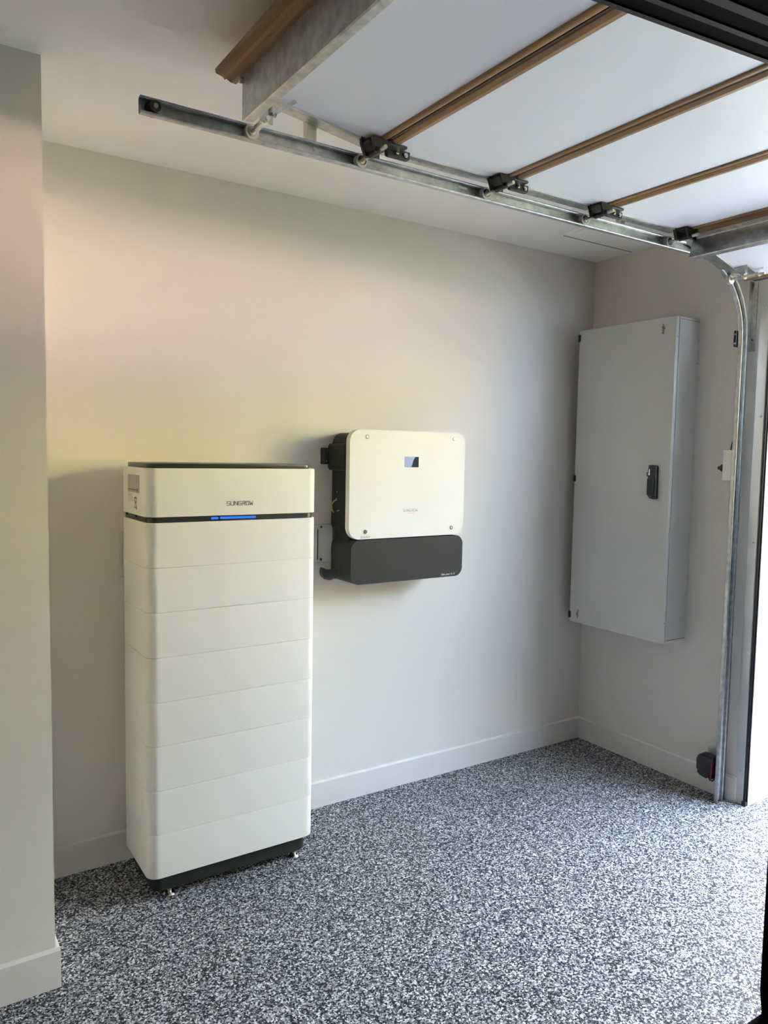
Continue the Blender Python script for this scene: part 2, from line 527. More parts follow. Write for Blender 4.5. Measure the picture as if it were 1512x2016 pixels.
# rating plate and recycling mark on the left side
def T_left(u, v, d):
    return (BX0 - 0.0002 - d, -u, v)
lab = obj('rating_label', box(BX0 - .0006, BX0 + .0002, -0.291, -0.151, 1.402, 1.4625), STICKER, top)
bm = B()
rnd = random.Random(5)
for k, v in enumerate((1.4565, 1.448, 1.442, 1.436, 1.430, 1.424, 1.4185)):
    L = (.130, .118, .112, .120, .092, .088, .070)[k]
    add_stroke(bm, [(0.157, v), (0.157 + L, v)], 0.0012, T_left, .0008)
for u in (0.180, 0.205, 0.232, 0.262):
    add_stroke(bm, [(u, 1.4565), (u, 1.437)], 0.0010, T_left, .0008)
add_stroke(bm, [(0.153, 1.4605), (0.289, 1.4605)], 0.0008, T_left, .0008)
add_stroke(bm, [(0.153, 1.4045), (0.289, 1.4045)], 0.0014, T_left, .0008)
add_stroke(bm, [(0.289, 1.4605), (0.289, 1.4045)], 0.0010, T_left, .0008)
obj('label_print', bm, PRINTG, lab)
bm = B()
for u0, L, v in ((.158, .014, 1.4115), (.178, .016, 1.4115), (.198, .012, 1.4115), (.216, .010, 1.4115), (.232, .012, 1.4115), (.262, .010, 1.4135), (.262, .008, 1.4095)):
    add_stroke(bm, [(u0, v), (u0 + L, v)], 0.0048, T_left, .0009)
obj('label_marks', bm, PRINTM, lab)
bm = B()
cu, cv = 0.245, 1.372      # crossed-out wheelie bin with bar feet
add_stroke(bm, [(cu - .013, cv + .012), (cu + .014, cv + .012)], 0.0026, T_left)
add_stroke(bm, [(cu - .005, cv + .0155), (cu + .006, cv + .0155)], 0.0026, T_left)
add_stroke(bm, [(cu - .011, cv + .011), (cu - .008, cv - .002), (cu + .009, cv - .002), (cu + .012, cv + .011)], 0.0022, T_left)
add_stroke(bm, [(cu - .001, cv - .003), (cu - .014, cv - .021)], 0.0018, T_left)
add_stroke(bm, [(cu + .002, cv - .003), (cu + .014, cv - .022)], 0.0018, T_left)
add_stroke(bm, [(cu - .010, cv - .020), (cu + .010, cv - .020)], 0.0024, T_left)
add_stroke(bm, [(cu + .011, cv - .0235), (cu + .011, cv - .017)], 0.005, T_left)
obj('bin_symbol', bm, PRINT, top)
bm = B()
for k in range(7):
    v = 1.398 - k * .0048
    add_stroke(bm, [(0.156, v), (0.156 + rnd.uniform(.02, .055), v)], 0.0013, T_left)
obj('fine_print', bm, PRINTG, top)
settle(bt)

# ------------------------------------------------------------------ backing board behind the battery and inverter
jb = thing('backing_board', 'pale grey flat cable cover on the wall between battery and inverter', 'panel', (-2.05, -0.012, 1.085))
obj('cover_plate', box(-2.465, -1.592, -0.027, 0.0, 1.084, 1.243, 0.002, 1), BOARD, jb)
obj('end_cap', box(-2.4745, -2.462, -0.020, 0.0, 1.080, 1.247, 0.002, 1), BOARD, jb)
obj('edge_slot', box(-1.667, -1.6645, -0.0304, -0.02, 1.095, 1.225), CABS, jb)
for z in (1.235, 1.097):
    bm = cyl((-1.652, -0.030, z), (-1.652, -0.034, z), 0.0072, 14, 0.005)
    s = obj('screw', bm, CHROME, jb, True)
    obj('screw_slot', box(-1.657, -1.647, -0.0346, -0.0338, z - .0014, z + .0014), CABS, s)
settle(jb)

# ------------------------------------------------------------------ inverter on the wall
IX0, IX1, IZ0, IZ1 = -1.616, -1.0205, 1.1945, 1.6440
IY = -0.200
iv = thing('inverter', 'wall-hung solar inverter with cream front cover above its black lower box', 'inverter', (-1.32, -0.02, 1.0))
cov = obj('front_cover', prism(rrect(IX0, IX1, IZ0, IZ1, 0.050, 10), IY, IY + 0.030, 'y', 0.005, 3), INVW, iv, True)
bd = obj('body', prism(rrect(IX0 + .016, IX1 - .030, IZ0 + .02, IZ1 - .012, 0.045, 8), IY + 0.028, -0.028, 'y', .003), DBODY, iv, True)
obj('shoulder', prism(rrect(-1.622, -1.50, 1.474, 1.586, 0.012, 5), -0.165, -0.030, 'y', .003), DBODY, iv, True)
obj('shoulder_step', prism(rrect(-1.60, -1.50, 1.56, 1.604, 0.010, 5), -0.165, -0.030, 'y', .002), DBODY, iv, True)
tb = obj('mounting_tab', box(-1.642, -1.606, -0.042, 0.0, 1.499, 1.568, 0.002, 1), BLACKP, iv)
for z in (1.512, 1.556):
    obj('bolt', cyl((-1.632, -0.042, z), (-1.632, -0.047, z), 0.006, 10, .004), CHROME if z < 1.53 else BLACKP, tb, True)
obj('wall_bracket', box(-1.58, -1.06, -0.032, 0.0, 1.28, 1.56, 0.002, 1), BLACKP, iv)
neck = obj('neck', box(-1.588, -1.06, IY + 0.045, -0.031, 1.18, 1.24, 0.006, 2), DBODY, iv, True)
# corner guard that wraps the lower left of the casting
gp = [(-1.604, 1.300), (-1.604, 1.250)] + [(-1.604 + .03 * (1 - math.cos(t)), 1.250 - .028 * math.sin(t)) for t in [math.radians(15 * k) for k in range(1, 7)]] + \
     [(-1.50, 1.222), (-1.50, 1.236), (-1.562, 1.238), (-1.578, 1.250), (-1.586, 1.27), (-1.588, 1.300)]
obj('corner_guard', prism(gp, -0.165, -0.031, 'y', .002), DBODY, iv, True)
sl = obj('earth_stud', cyl((-1.590, -0.075, 1.355), (-1.604, -0.075, 1.355), 0.007, 10, .005), CHROME, iv, True)
obj('earth_screw', cyl((-1.590, -0.075, 1.385), (-1.602, -0.075, 1.385), 0.0045, 10, .003), CHROME, iv, True)
bm = add_tube(B(), [(-1.600, -0.075, 1.353), (-1.612, -0.07, 1.347), (-1.618, -0.06, 1.332), (-1.615, -0.055, 1.312), (-1.605, -0.055, 1.295)], 0.0032, 8)
obj('earth_wire', bm, EARTHY, iv, True)['label'] = 'green and yellow earth wire'
obj('guard_screw', cyl((-1.600, -0.09, 1.306), (-1.607, -0.09, 1.306), 0.006, 10, .004), CHROME, iv, True)
for x, z in ((-1.535, 1.615), (-1.084, 1.617), (-1.538, 1.225), (-1.089, 1.225)):
    bm = add_ring(B(), (x, IY + .002, z), (x, IY - 0.0012, z), 0.0125, 0.0085, 24)
    rg = obj('screw_recess', bm, STICKW, cov, True)
    bm = cyl((x, IY + .002, z), (x, IY - 0.0030, z), 0.0062, 6, 0.0052)
    obj('cover_screw', bm, CHROME, cov)
    bm = add_ring(B(), (x, IY + .001, z), (x, IY - 0.0016, z), 0.0085, 0.0062, 16)
    obj('screw_washer', bm, BAND, cov)
sc = obj('display', prism(rrect(-1.3465, -1.2745, 1.4915, 1.5365, 0.002, 3), IY - 0.0012, IY + .003, 'y'), SCREEN, cov)
dk = [(-1.2745, 1.4920), (-1.2745, 1.5360), (-1.290, 1.5360), (-1.298, 1.528), (-1.304, 1.516), (-1.3055, 1.505), (-1.314, 1.4920)]
obj('display_reflection', prism(dk, IY - 0.0016, IY - .0010, 'y'), SCREEND, sc)  # dark reflected outline laid over the screen as a flat shape
obj('logo', techno('SUNGROW', -1.3495, 1.3035, 0.0775, 0.0098, 0.0012, T_front(IY - 0.0001)), PRINTG, cov)
obj('logo_underline', prism(rrect(-1.330, -1.292, 1.2955, 1.2970, .0005, 2), IY - .0005, IY + .001, 'y'), PRINTR, cov)
st = obj('notice_sticker', box(-1.558, -1.508, IY - .0006, IY + .001, 1.1965, 1.2085), STICKW, cov)
bm = B()
TS = T_front(IY - .0006)
add_stroke(bm, [(-1.557, 1.197), (-1.557, 1.208)], .0016, TS, .0004)
for v, xs in ((1.2052, ((-1.553, -1.538), (-1.535, -1.513))), (1.2008, ((-1.553, -1.549), (-1.545, -1.516)))):
    for a, b in xs:
        add_stroke(bm, [(a, v), (b, v)], .0016, TS, .0004)
obj('sticker_print', bm, PRINTM, st)
LX0, LX1, LZ0, LZ1 = -1.604, -1.0215, 1.0065, 1.1900
lb = obj('lower_box', prism(rrect(LX0, LX1, LZ0, LZ1, 0.040, 14), IY, -0.035, 'y', 0.0012, 1), DGREY, iv, True)
lettering('slogan', 'Clean  power  for  all', 0.0125, PRINTW, lb, frame((-1.1385, IY - .0003, 1.0145), (1, 0, 0), (0, 0, 1)), sx=.70)
obj('lower_back', box(-1.580, -1.03, -0.036, 0.0, 1.05, 1.17, .003, 1), DBODY, iv)
# black moulded cable outlet curling out at the lower left
bm = add_tube(B(), [(-1.56, -0.09, 1.045), (-1.60, -0.075, 1.038), (-1.625, -0.06, 1.035), (-1.640, -0.045, 1.034)], [0.022, 0.021, 0.021, 0.022], 20)
ou = obj('cable_outlet', bm, BLACKP, iv, True)
bm = B()
rim = []
for k in range(25):
    t = math.radians(150 + 180 * k / 24)
    rim.append((-1.622 + 0.035 * math.cos(t), 1.046 + 0.036 * math.sin(t)))
inner = [(-1.622 + 0.023 * math.cos(math.radians(330 - 180 * k / 24)), 1.046 + 0.024 * math.sin(math.radians(330 - 180 * k / 24))) for k in range(25)]
obj('outlet_rim', prism(rim + inner, -0.060, -0.030, 'y', .002), BLACKP, ou, True)
settle(iv)

# ------------------------------------------------------------------ switchboard cabinet on the right wall
CX, CYA, CYB, CZ0, CZ1 = -0.174, -0.067, -0.644, 0.683, 2.193
cb = thing('electrical_cabinet', 'tall grey steel electrical cabinet with black handle on the right wall', 'cabinet', (0, (CYA + CYB) / 2, CZ0))
obj('cabinet_body', box(CX + 0.026, -0.0015, CYB + .001, CYA - .001, CZ0, CZ1, 0.002, 1), CAB, cb)
obj('door_gap', box(CX + 0.020, CX + 0.028, CYB + .004, CYA - .004, CZ0 + .003, CZ1 - .003), CABS, cb)
dr = obj('cabinet_door', box(CX, CX + 0.0215, CYB, CYA, CZ0, CZ1, 0.0035, 3), CAB, cb, True)
obj('base_seam', box(CX + .03, -0.002, CYB + .0004, CYB + .004, CZ0 + .0105, CZ0 + .0125), CABS, cb)
obj('top_seam', box(CX + .03, -0.002, CYB + .0004, CYB + .004, CZ1 - .0120, CZ1 - .0105), CABS, cb)
for a, b in ((2.138, 2.172), (1.421, 1.452), (0.702, 0.735)):
    h = obj('hinge', box(CX - 0.004, CX + 0.020, CYA - .010, CYA + .006, a, b, .002, 1), BLACKP, dr)
    obj('hinge_pin', cyl((CX + .006, CYA + .004, a - .003), (CX + .006, CYA + .004, b + .003), .004, 10), BLACKP, h)
hp = [(-0.586, 1.362), (-0.584, 1.508), (-0.580, 1.513), (-0.566, 1.514), (-0.560, 1.516), (-0.545, 1.516), (-0.541, 1.510), (-0.541, 1.500),
      (-0.5435, 1.498), (-0.5435, 1.462), (-0.540, 1.458), (-0.539, 1.411), (-0.5415, 1.408), (-0.5420, 1.378), (-0.5435, 1.370), (-0.552, 1.361), (-0.570, 1.358), (-0.582, 1.358)]
hd = obj('door_handle', prism(hp, CX - 0.022, CX + .001, 'x', .003), BLACKP, dr, True)
obj('handle_grip', prism(rrect(-0.579, -0.545, 1.375, 1.455, .006, 4), CX - 0.034, CX - .018, 'x', .004), BLACKP, hd, True)
obj('lock_slot', prism(rrect(-0.5535, -0.5475, 1.468, 1.498, .003, 4), CX - 0.0245, CX - .02, 'x'), CHROME, hd)
obj('lock_cylinder', add_ring(B(), (CX - .0265, -0.5505, 1.474), (CX - .02, -0.5505, 1.474), .0062, .0028, 14), CHROME, hd)
obj('maker_plate', prism(rrect(-0.566, -0.548, 1.3655, 1.3695, .001, 2), CX - 0.0228, CX - .02, 'x'), PRINTM, hd)
obj('lock_tab', prism(rrect(-0.5425, -0.527, 1.462, 1.482, .004, 4), CX - 0.014, CX + .001, 'x', .002), BLACKP, hd, True)
lettering('logo', ':hager', 0.0210, PRINTK, dr, frame((CX - .0004, -0.580, 2.116), (0, 0, 1), (0, 1, 0)), sx=.95)
lettering('logo', ':hager', 0.0210, PRINTK, dr, frame((CX - .0004, -0.119, 0.7545), (0, 0, -1), (0, -1, 0)), sx=.95)
for y, z in ((CYB + .004, 2.10), (CYB + .004, .78)):
    obj('door_rivet', cyl((CX + .01, CYB - .001, z), (CX + .01, CYB + .002, z), .002, 8), CABS, dr)
for z in (2.10, 1.99):
    obj('body_rivet', cyl((-.012, CYB - .0005, z), (-.012, CYB + .002, z), .002, 8), CABS, cb)
settle(cb)

# ------------------------------------------------------------------ door track
TZ0, TZ1 = 2.369, 2.411
TW = -0.886           # plane of the web
RC = (-0.384, 2.069)
tr = thing('door_track', 'galvanised steel garage door track curving down from the ceiling to the floor', 'track', (-0.09, -0.9, 0))
# profile in (across, toward viewer): C channel with rolled lips
hw = (TZ1 - TZ0) / 2
def c_prof(t=0.0016):
    out, inn = [], []
    lipn = 7
    d = 0.018
    out += [(-hw + .004, 0.0), (-hw, .004), (-hw, d)]
    inn += [(-hw + .004 + t, t), (-hw + t, .004 + t), (-hw + t, d)]
    lip = [(-hw + 0.0035 - 0.0035 * math.cos(math.radians(a)), d + 0.0035 * math.sin(math.radians(a))) for a in range(30, 271, 40)]
    left = [(-hw + .004, 0)] + [(-hw, .004), (-hw, d)] + lip
    right = [(-a, b) for a, b in reversed(left)]
    outer = list(reversed(left)) + list(reversed(right))
    # thicken inwards
    cx, cy = 0, d / 2
    return outer
CP = c_prof()
def thick(bm, t=0.0016):
    bmesh.ops.recalc_face_normals(bm, faces=bm.faces)
    bmesh.ops.solidify(bm, geom=list(bm.faces), thickness=t)
    return bm
tov = Vector((0, -1, 0))
def track_piece(name, path):
    bm = sweep([(o, s, tov) for o, s in path], CP)
    return obj(name, thick(bm), GALV, tr, True)
zc = (TZ0 + TZ1) / 2
track_piece('horizontal_track', [((-2.642, TW, zc), (0, 0, 1)), ((RC[0], TW, zc), (0, 0, 1))])
rad = zc - RC[1]
arc = []
for k in range(19):
    t = math.radians(90 - 90 * k / 18)
    arc.append(((RC[0] + rad * math.cos(t), TW, RC[1] + rad * math.sin(t)), (math.cos(t), 0, math.sin(t))))
track_piece('curved_track', arc)
track_piece('vertical_track', [((RC[0] + rad, TW, RC[1] - .001), (1, 0, 0)), ((RC[0] + rad, TW, 0.0), (1, 0, 0))])
obj('mounting_angle', add_box(box(-0.046, -0.020, -0.884, -0.882, 0.0, 2.02), -0.022, -0.020, -0.900, -0.882, 0.0, 2.02), GALV, tr)
# black joint clip
cl = obj('joint_clip', box(-0.094, -0.045, TW, TW + 0.012, 2.035, 2.105, .003), BLACKP, tr)
for z in (2.05, 2.088):
    obj('bolt', cyl((-0.092, TW + .004, z), (-0.097, TW + .004, z), .004, 8), CHROME, cl)
# rubber stop at the end of the rail
sp = obj('stop_bumper', cyl((-2.606, TW - .001, 2.392), (-2.606, TW - 0.022, 2.392), 0.017, 20, .014), BLACKP, tr, True)
obj('stop_bolt', cyl((-2.606, TW - .021, 2.392), (-2.606, TW - 0.027, 2.392), 0.0055, 8), ZINC, sp)
obj('stop_washer', cyl((-2.610, TW - .0018, 2.388), (-2.610, TW - 0.006, 2.388), 0.019, 20), BLACKP, sp)
def slot(x, z, w, h, m=CEIL):
    return obj('slot', prism(rrect(x - w / 2, x + w / 2, z - h / 2, z + h / 2, h * .48, 5), TW - .0024, TW - .0008, 'y'), m, tr)
slot(-2.622, 2.4115, .011, .006)
slot(-1.620, 2.398, .036, .007)
b2 = slot(-2.155, 2.397, .05, .006, ZINC)
obj('slot_bolt', cyl((-2.155, TW - .0015, 2.397), (-2.155, TW - .006, 2.397), .006, 8), CHROME, b2)
# strap up to the ceiling, flag bracket
obj('ceiling_strap', box(-2.174, -2.146, TW + .002, TW + .030, 2.40, H, .001, 1), IVORY, tr)
obj('ceiling_strap', box(-0.86, -0.835, TW + .002, TW + .028, 2.40, H, .001, 1), GALV, tr)
fb = obj('flag_bracket', add_box(box(-0.003, 0.0, -0.918, -0.890, 2.02, 2.32), -0.022, 0.0, -0.892, -0.890, 2.02, 2.32), GALV, tr)
for z in (2.07, 2.26):
    obj('screw', cyl((-0.003, -0.906, z), (-0.007, -0.906, z), .004, 8), CHROME, fb)
settle(tr)

# ------------------------------------------------------------------ sectional door, raised
DY0, DY1 = -0.952, -5.86         # near end, far end
DZ = 2.425
PT = 0.040
gd = thing('garage_door', 'raised white sectional garage door with brown section edges under the ceiling', 'door', (-1.3, -3.4, DZ))
HX = [-0.566, -1.040, -1.500, -1.972]
def section(p, q, start=.030):
    """one panel from p=(x,z) to q=(x,z) (underside line)"""
    dx, dz = q[0] - p[0], q[1] - p[1]
    L = math.hypot(dx, dz)
    ux, uz = dx / L, dz / L
    nx, nz = (-uz, ux) if ux > 0 else (uz, -ux)        # upwards normal
    def pt(a, h):
        return (p[0] + ux * a + nx * h, p[1] + uz * a + nz * h)
    e = 0.034
    g = 0.0015
    body = obj('door_section', prism([pt(e, 0), pt(L - e, 0), pt(L - e, PT), pt(e, PT)], DY0, DY1, 'y'), PANELW, gd)
    # tongue side: flat face with a shallow step; groove side: rounded nose
    a0 = [pt(g, .008), pt(.006, .002), pt(.020, -.0025), pt(e, -.001), pt(e, PT), pt(g + .004, PT), pt(g, PT - .006)]
    obj('edge_profile', prism(a0, DY0 + .016, DY1, 'y'), BROWN, body)
    a1 = [pt(L - g, .010), pt(L - .008, .003), pt(L - .014, -.001)] + [pt(L - .024 + .010 * math.cos(t), -.001 - .005 * math.sin(t)) for t in [math.radians(30 * k) for k in range(7)]] + [pt(L - e, -.001), pt(L - e, PT), pt(L - g - .004, PT), pt(L - g, PT - .006)]
    obj('edge_profile', prism(a1, DY0 + .016, DY1, 'y'), BROWN, body)
    # galvanised end stile: turned flange under the panel and a web on its end
    obj('end_stile', prism([pt(start, .0), pt(L - .030, .0), pt(L - .030, PT), pt(start, PT)], DY0 + .0005, -0.900, 'y'), GALV, body)
    obj('stile_lip', prism([pt(max(e, start), -.0045), pt(L - e, -.0045), pt(L - e, .001), pt(max(e, start), .001)], DY0 - .003, DY0 + .0005, 'y'), GALVB, body)
    return body, pt, L
ANG0 = math.radians(15.5)
bot = (HX[0] + .472 * math.cos(ANG0), DZ - .472 * math.sin(ANG0))
body0, pt0, L0 = section((HX[0], DZ), bot)
for a, b in zip(HX, HX[1:]):
    section((b, DZ), (a, DZ))
ANG1 = math.radians(8.0)
topq = (HX[-1] - .474 * math.cos(ANG1), DZ + .474 * math.sin(ANG1))
body1, pt1, L1 = section(topq, (HX[-1], DZ), .085)
# dark gaskets in the joints
for x in HX:
    obj('joint_seal', box(x - .003, x + .003, DY0 - .004, DY1, DZ + .004, DZ + .030), BROWND, gd)
# brown nose along the top edge of the door
np_ = [(topq[0] + .004, topq[1] - .002), (topq[0] - .002, topq[1] + .004), (topq[0] - .020, topq[1] + .008), (topq[0] - .022, topq[1] + .018), (topq[0] - .006, topq[1] + .030), (topq[0] + .004, topq[1] + .036)]
obj('top_edge_profile', prism(np_, DY0 + .018, DY1, 'y'), BROWN, gd)

def strut(p, ux, uz, h, wdt, y0, name='stiffening_strut'):
    """U-shaped strut hanging from the panel: p=(x,z) attach point, (ux,uz)= direction along panel"""
    nx, nz = uz, -ux                                   # downwards
    if nz > 0:
        nx, nz = -nx, -nz
    def q(a, d):
        return (p[0] + ux * a + nx * d, p[1] + uz * a + nz * d)
    t = .0016
    # top flange - sloping foot - web - bottom flange with lip
    prof = [q(-.022, 0), q(-.004, 0), q(0, .004), q(.0, h - .003), q(.003, h), q(wdt, h), q(wdt + .003, h - .003), q(wdt + .003, h - .014)]
    prof2 = [q(wdt + .003 - t, h - .014), q(wdt + .003 - t, h - .003 - t), q(wdt, h - t), q(.003 + t, h - t), q(t, h - .003 - t), q(t, .004), q(-.002, t), q(-.022, t)]
    s = obj(name, prism(prof + prof2, y0, DY1 + .1, 'y'), GALV, gd)
    return s, q
s1, q1 = strut((topq[0] + .030, topq[1] + .002), 1, 0.0, 0.118, .024, -0.985)
obj('strut_bolt', cyl((topq[0] + .026, -1.000, 2.468), (topq[0] + .016, -1.000, 2.468), .008, 8), CHROME, s1)
ca, sa = math.cos(ANG0), -math.sin(ANG0)
s2_, q2 = strut((HX[0] + .060 * ca, DZ + .060 * sa), ca, sa, 0.080, .022, -0.945)

def bolt(p, parent, r=.007, d=(0, -1, 0)):
    p = Vector(p); d = Vector(d)
    b = cyl(p, p + d * .005, r, 6)
    add_cyl(b, p + d * .005, p + d * .008, r * .55, 10)
    return obj('bolt', b, CHROME, parent)

def roller(x, z, y_end):
    r = obj('roller', cyl((x, TW - .010, z), (x, TW - .026, z), .0198, 28), NYLON, gd, True)
    bm = add_ring(B(), (x, TW - .022, z), (x, TW - .0275, z), .0135, .0105, 24)
    obj('bearing_ring', bm, CHROME, r, True)
    obj('bearing_hub', cyl((x, TW - .024, z), (x, TW - .029, z), .0090, 18), ZINC, r, True)
    a = cyl((x, TW - .014, z), (x, y_end, z), .0056, 14)
    obj('roller_axle', a, ZINC, r, True)
    return r
for x in HX:
    rx, rz = x - .052, 2.390
    roller(rx + .012, rz, DY0 - .085)
    h = thing_h = bpy.data.objects.new('roller_hinge', None)
    COL.objects.link(h)
    h.parent = gd
    y0 = DY0 - .012
    # base plate under the two sections
    bm = B()
    add_box(bm, x - .066, x - .004, y0 - .030, DY0 + .004, DZ - .010, DZ - .001, .002, 1)
    # cheek that reaches from the panel end out to the axle
    add_box(bm, x - .060, x - .004, DY0 + .001, DY0 + .006, DZ - .034, DZ + .022, .002, 1)
    plate = prism([(x - .070, DZ + .018), (x - .070, DZ - .006), (x - .056, DZ - .040), (x - .026, DZ - .040), (x - .004, DZ - .022), (x - .004, DZ + .018)], DY0 - .006, DY0 + .006, 'y')
    bm2 = bpy.data.meshes.new('t'); plate.to_mesh(bm2); plate.free(); bm.from_mesh(bm2); bpy.data.meshes.remove(bm2)
    plate = prism([(x - .066, DZ - .002), (x - .052, DZ - .040), (x - .030, DZ - .040), (x - .010, DZ - .014), (x + .004, DZ - .002)], DY0 - .052, DY0 - .044, 'y')
    bm2 = bpy.data.meshes.new('t'); plate.to_mesh(bm2); plate.free(); bm.from_mesh(bm2); bpy.data.meshes.remove(bm2)
    add_cyl(bm, (rx + .012, DY0 - .004, rz), (rx + .012, DY0 - .060, rz), .0088, 14)
    pl = obj('hinge_plate', bm, BLACKP, gd)
    pl.parent = h
    wing = prism(rrect(x + .012, x + .094, DZ - .024, DZ + .006, (.008, .010, .004, .004), 4), DY0 - .010, DY0 + .004, 'y', .002)
    add_box(wing, x - .006, x + .060, DY0 - .046, DY0, DZ - .008, DZ - .001, .002, 1)
    wg = obj('hinge_wing', wing, BLACKP, gd)
    wg.parent = h
    for bx, bz in ((x - .056, DZ + .008), (x + .046, DZ - .010), (x + .076, DZ - .012)):
        b = bolt((bx, DY0 - (.006 if bx < x else .010), bz), gd)
        b.parent = h
# top bracket with its roller
tx, tz = -2.352, 2.390
roller(tx, tz, DY0 - .060)
bm = B()
add_box(bm, tx - .018, tx + .018, DY0 - .050, DY0 - .046, tz - .010, 2.470, .001, 1)
add_box(bm, tx - .018, tx - .014, DY0 - .050, DY0 - .010, tz + .010, 2.470, .001, 1)
add_box(bm, tx + .014, tx + .018, DY0 - .050, DY0 - .010, tz + .010, 2.470, .001, 1)
add_cyl(bm, (tx, DY0 + .010, tz), (tx, DY0 - .056, tz), .010, 14)
for ox in (-.013, .013):
    add_cyl(bm, (tx + ox, DY0 - .055, 2.470), (tx + ox, DY0 - .055, tz + .016), .0065, 12)
br = obj('top_bracket', bm, CHROME, gd)
for dx_ in (-.022, .022):
    obj('bolt', cyl((tx + dx_, DY0 - .040, tz + .022), (tx + dx_ * 1.35, DY0 - .040, tz + .022), .008, 8), CHROME, br)
bm = B()
vs = [(tx + .020, 2.404), (tx + .095, 2.462), (tx + .095, 2.474), (tx + .010, 2.412)]
brc = obj('bracket_brace', prism(vs, DY0 - .030, DY0 - .026, 'y'), GALV, br)
# bottom bracket
bx_, bz_ = pt0(L0 - .10, 0)
pl = prism([pt0(L0 - .135, -.004), pt0(L0 - .015, -.004), pt0(L0 - .015, -.0005), pt0(L0 - .135, -.0005)], DY0 - .060, DY0 + .003, 'y')
bb = obj('bottom_bracket', pl, GALV, gd)
ex, ez = pt0(L0 - .075, -.016)
ex, ez = ex, ez
rr_ = obj('bottom_axle', cyl((ex, TW - .014, ez), (ex, DY0 - .105, ez), .0058, 12), ZINC, bb)
obj('roller', cyl((ex, TW - .010, ez), (ex, TW - .026, ez), .0198, 24), NYLON, bb, True)
for y in (DY0 - .010, DY0 - .072):
    obj('axle_collar', add_ring(B(), (ex, y, ez), (ex, y - .010, ez), .0125, .0062, 16), CHROME, bb)
obj('bottom_seal', prism([pt0(L0, .004), pt0(L0 + .022, .008), pt0(L0 + .024, PT - .008), pt0(L0, PT - .004)], DY0, DY1, 'y', .003), BLACKP, gd)
settle(gd)

# ------------------------------------------------------------------ lock box and photo-eye by the track
lk = thing('switch_box', 'small ivory control box with black knob on the wall behind the door track', 'control box', (0, -0.85, 1.45))
obj('box_body', box(-0.046, 0.0, -0.880, -0.822, 1.453, 1.590, .002, 1), IVORY, lk)
obj('knob_base', cyl((-0.026, -0.823, 1.510), (-0.026, -0.806, 1.510), .0165, 16), BLACKP, lk, True)
obj('knob', cyl((-0.026, -0.807, 1.510), (-0.026, -0.790, 1.510), .010, 14, .008), BLACKP, lk, True)
bm = add_tube(B(), [(-0.030, -0.848, 1.588), (-0.032, -0.852, 1.61), (-0.036, -0.862, 1.64), (-0.036, -0.872, 1.70)], .003, 8)
obj('cable', bm, BLACKP, lk, True)
settle(lk)

ey = thing('photo_eye', 'black safety sensor with dark red lens beside the foot of the door track', 'sensor', (-0.06, -0.83, 0.09))
bp = obj('mounting_plate', box(-0.033, -0.030, -0.880, -0.816, 0.190, 0.228), GALV, ey)
obj('plate_screw', cyl((-0.033, -0.836, 0.216), (-0.037, -0.836, 0.216), .005, 8), CHROME, bp)
EO, EK = -0.014, 0.92
def e_(pts):
    return [(max(y + EO, -0.8795), 0.150 + (z - 0.150) * EK) for y, z in pts]
hs = prism(e_([(-0.790, 0.108), (-0.788, 0.192), (-0.796, 0.203), (-0.830, 0.203), (-0.852, 0.194), (-0.880, 0.208), (-0.886, 0.203), (-0.880, 0.190), (-0.866, 0.184), (-0.856, 0.176), (-0.846, 0.100), (-0.836, 0.092), (-0.805, 0.097)]), -0.095, -0.035, 'x', .004, 2)
hsg = obj('housing', hs, BLACKP, ey, True)
obj('rear_cap', box(-0.085, -0.045, -0.790 + EO, -0.778 + EO, 0.122, 0.176, .002, 1), BLACKP, hsg)
ln = prism(e_([(-0.846, 0.102), (-0.856, 0.176), (-0.866, 0.180), (-0.872, 0.172), (-0.862, 0.098)]), -0.098, -0.036, 'x', .002)
obj('lens', ln, REDL, hsg, True)['label'] = 'dark red lens'
bm = add_tube(B(), [(-0.07, -0.846, 0.100), (-0.07, -0.856, 0.086), (-0.068, -0.866, 0.085), (-0.06, -0.873, 0.096), (-0.05, -0.876, 0.122)], .0034, 8)
obj('cable', bm, BLACKP, ey, True)
settle(ey)

# ------------------------------------------------------------------ black car at the right, tailgate raised
CYN, CYF = -2.198, -3.980            # near and far side
cr = thing('car', 'black car with raised tailgate parked at the right edge of the photo', 'car', (0.3, (CYN + CYF) / 2, 0))
def arch(cx, r, n=9):
    return [(cx + r * math.cos(math.radians(180 * k / (n - 1))), 0.34 + r * math.sin(math.radians(180 * k / (n - 1)))) for k in range(n)]
prof = [(-1.93, 0.34), (-1.999, 0.67), (-1.999, 0.98), (-1.93, 1.05), (0.95, 1.05), (1.95, 0.96), (2.42, 0.82), (2.52, 0.62), (2.50, 0.34)] + \
       [(2.0, 0.30)] + arch(1.62, 0.38) + [(1.2, 0.26), (-0.6, 0.26)] + arch(-1.05, 0.38) + [(-1.5, 0.30)]
obj('car_body', prism(prof, CYN, CYF, 'y', .006, 2), BLACKM, cr)
gm = 0.5 * (CYN + CYF)
bm = B()
lo = [(-1.93, gm - .84), (1.00, gm - .84), (1.00, gm + .84), (-1.93, gm + .84)]
hi = [(-1.66, gm - .68), (0.30, gm - .68), (0.30, gm + .68), (-1.66, gm + .68)]
a = [bm.verts.new((x, y, 1.045)) for x, y in lo]
b = [bm.verts.new((x, y, 1.83)) for x, y in hi]
bm.faces.new(a); bm.faces.new(b)
for k in range(4):
    m_ = (k + 1) % 4
    bm.faces.new((a[k], a[m_], b[m_], b[k]))
CGLASS = mat('tinted_glass', (0.004, 0.0045, 0.005), 0.08, spec=0.35)
gh = obj('cabin_glass', bm, CGLASS, cr)
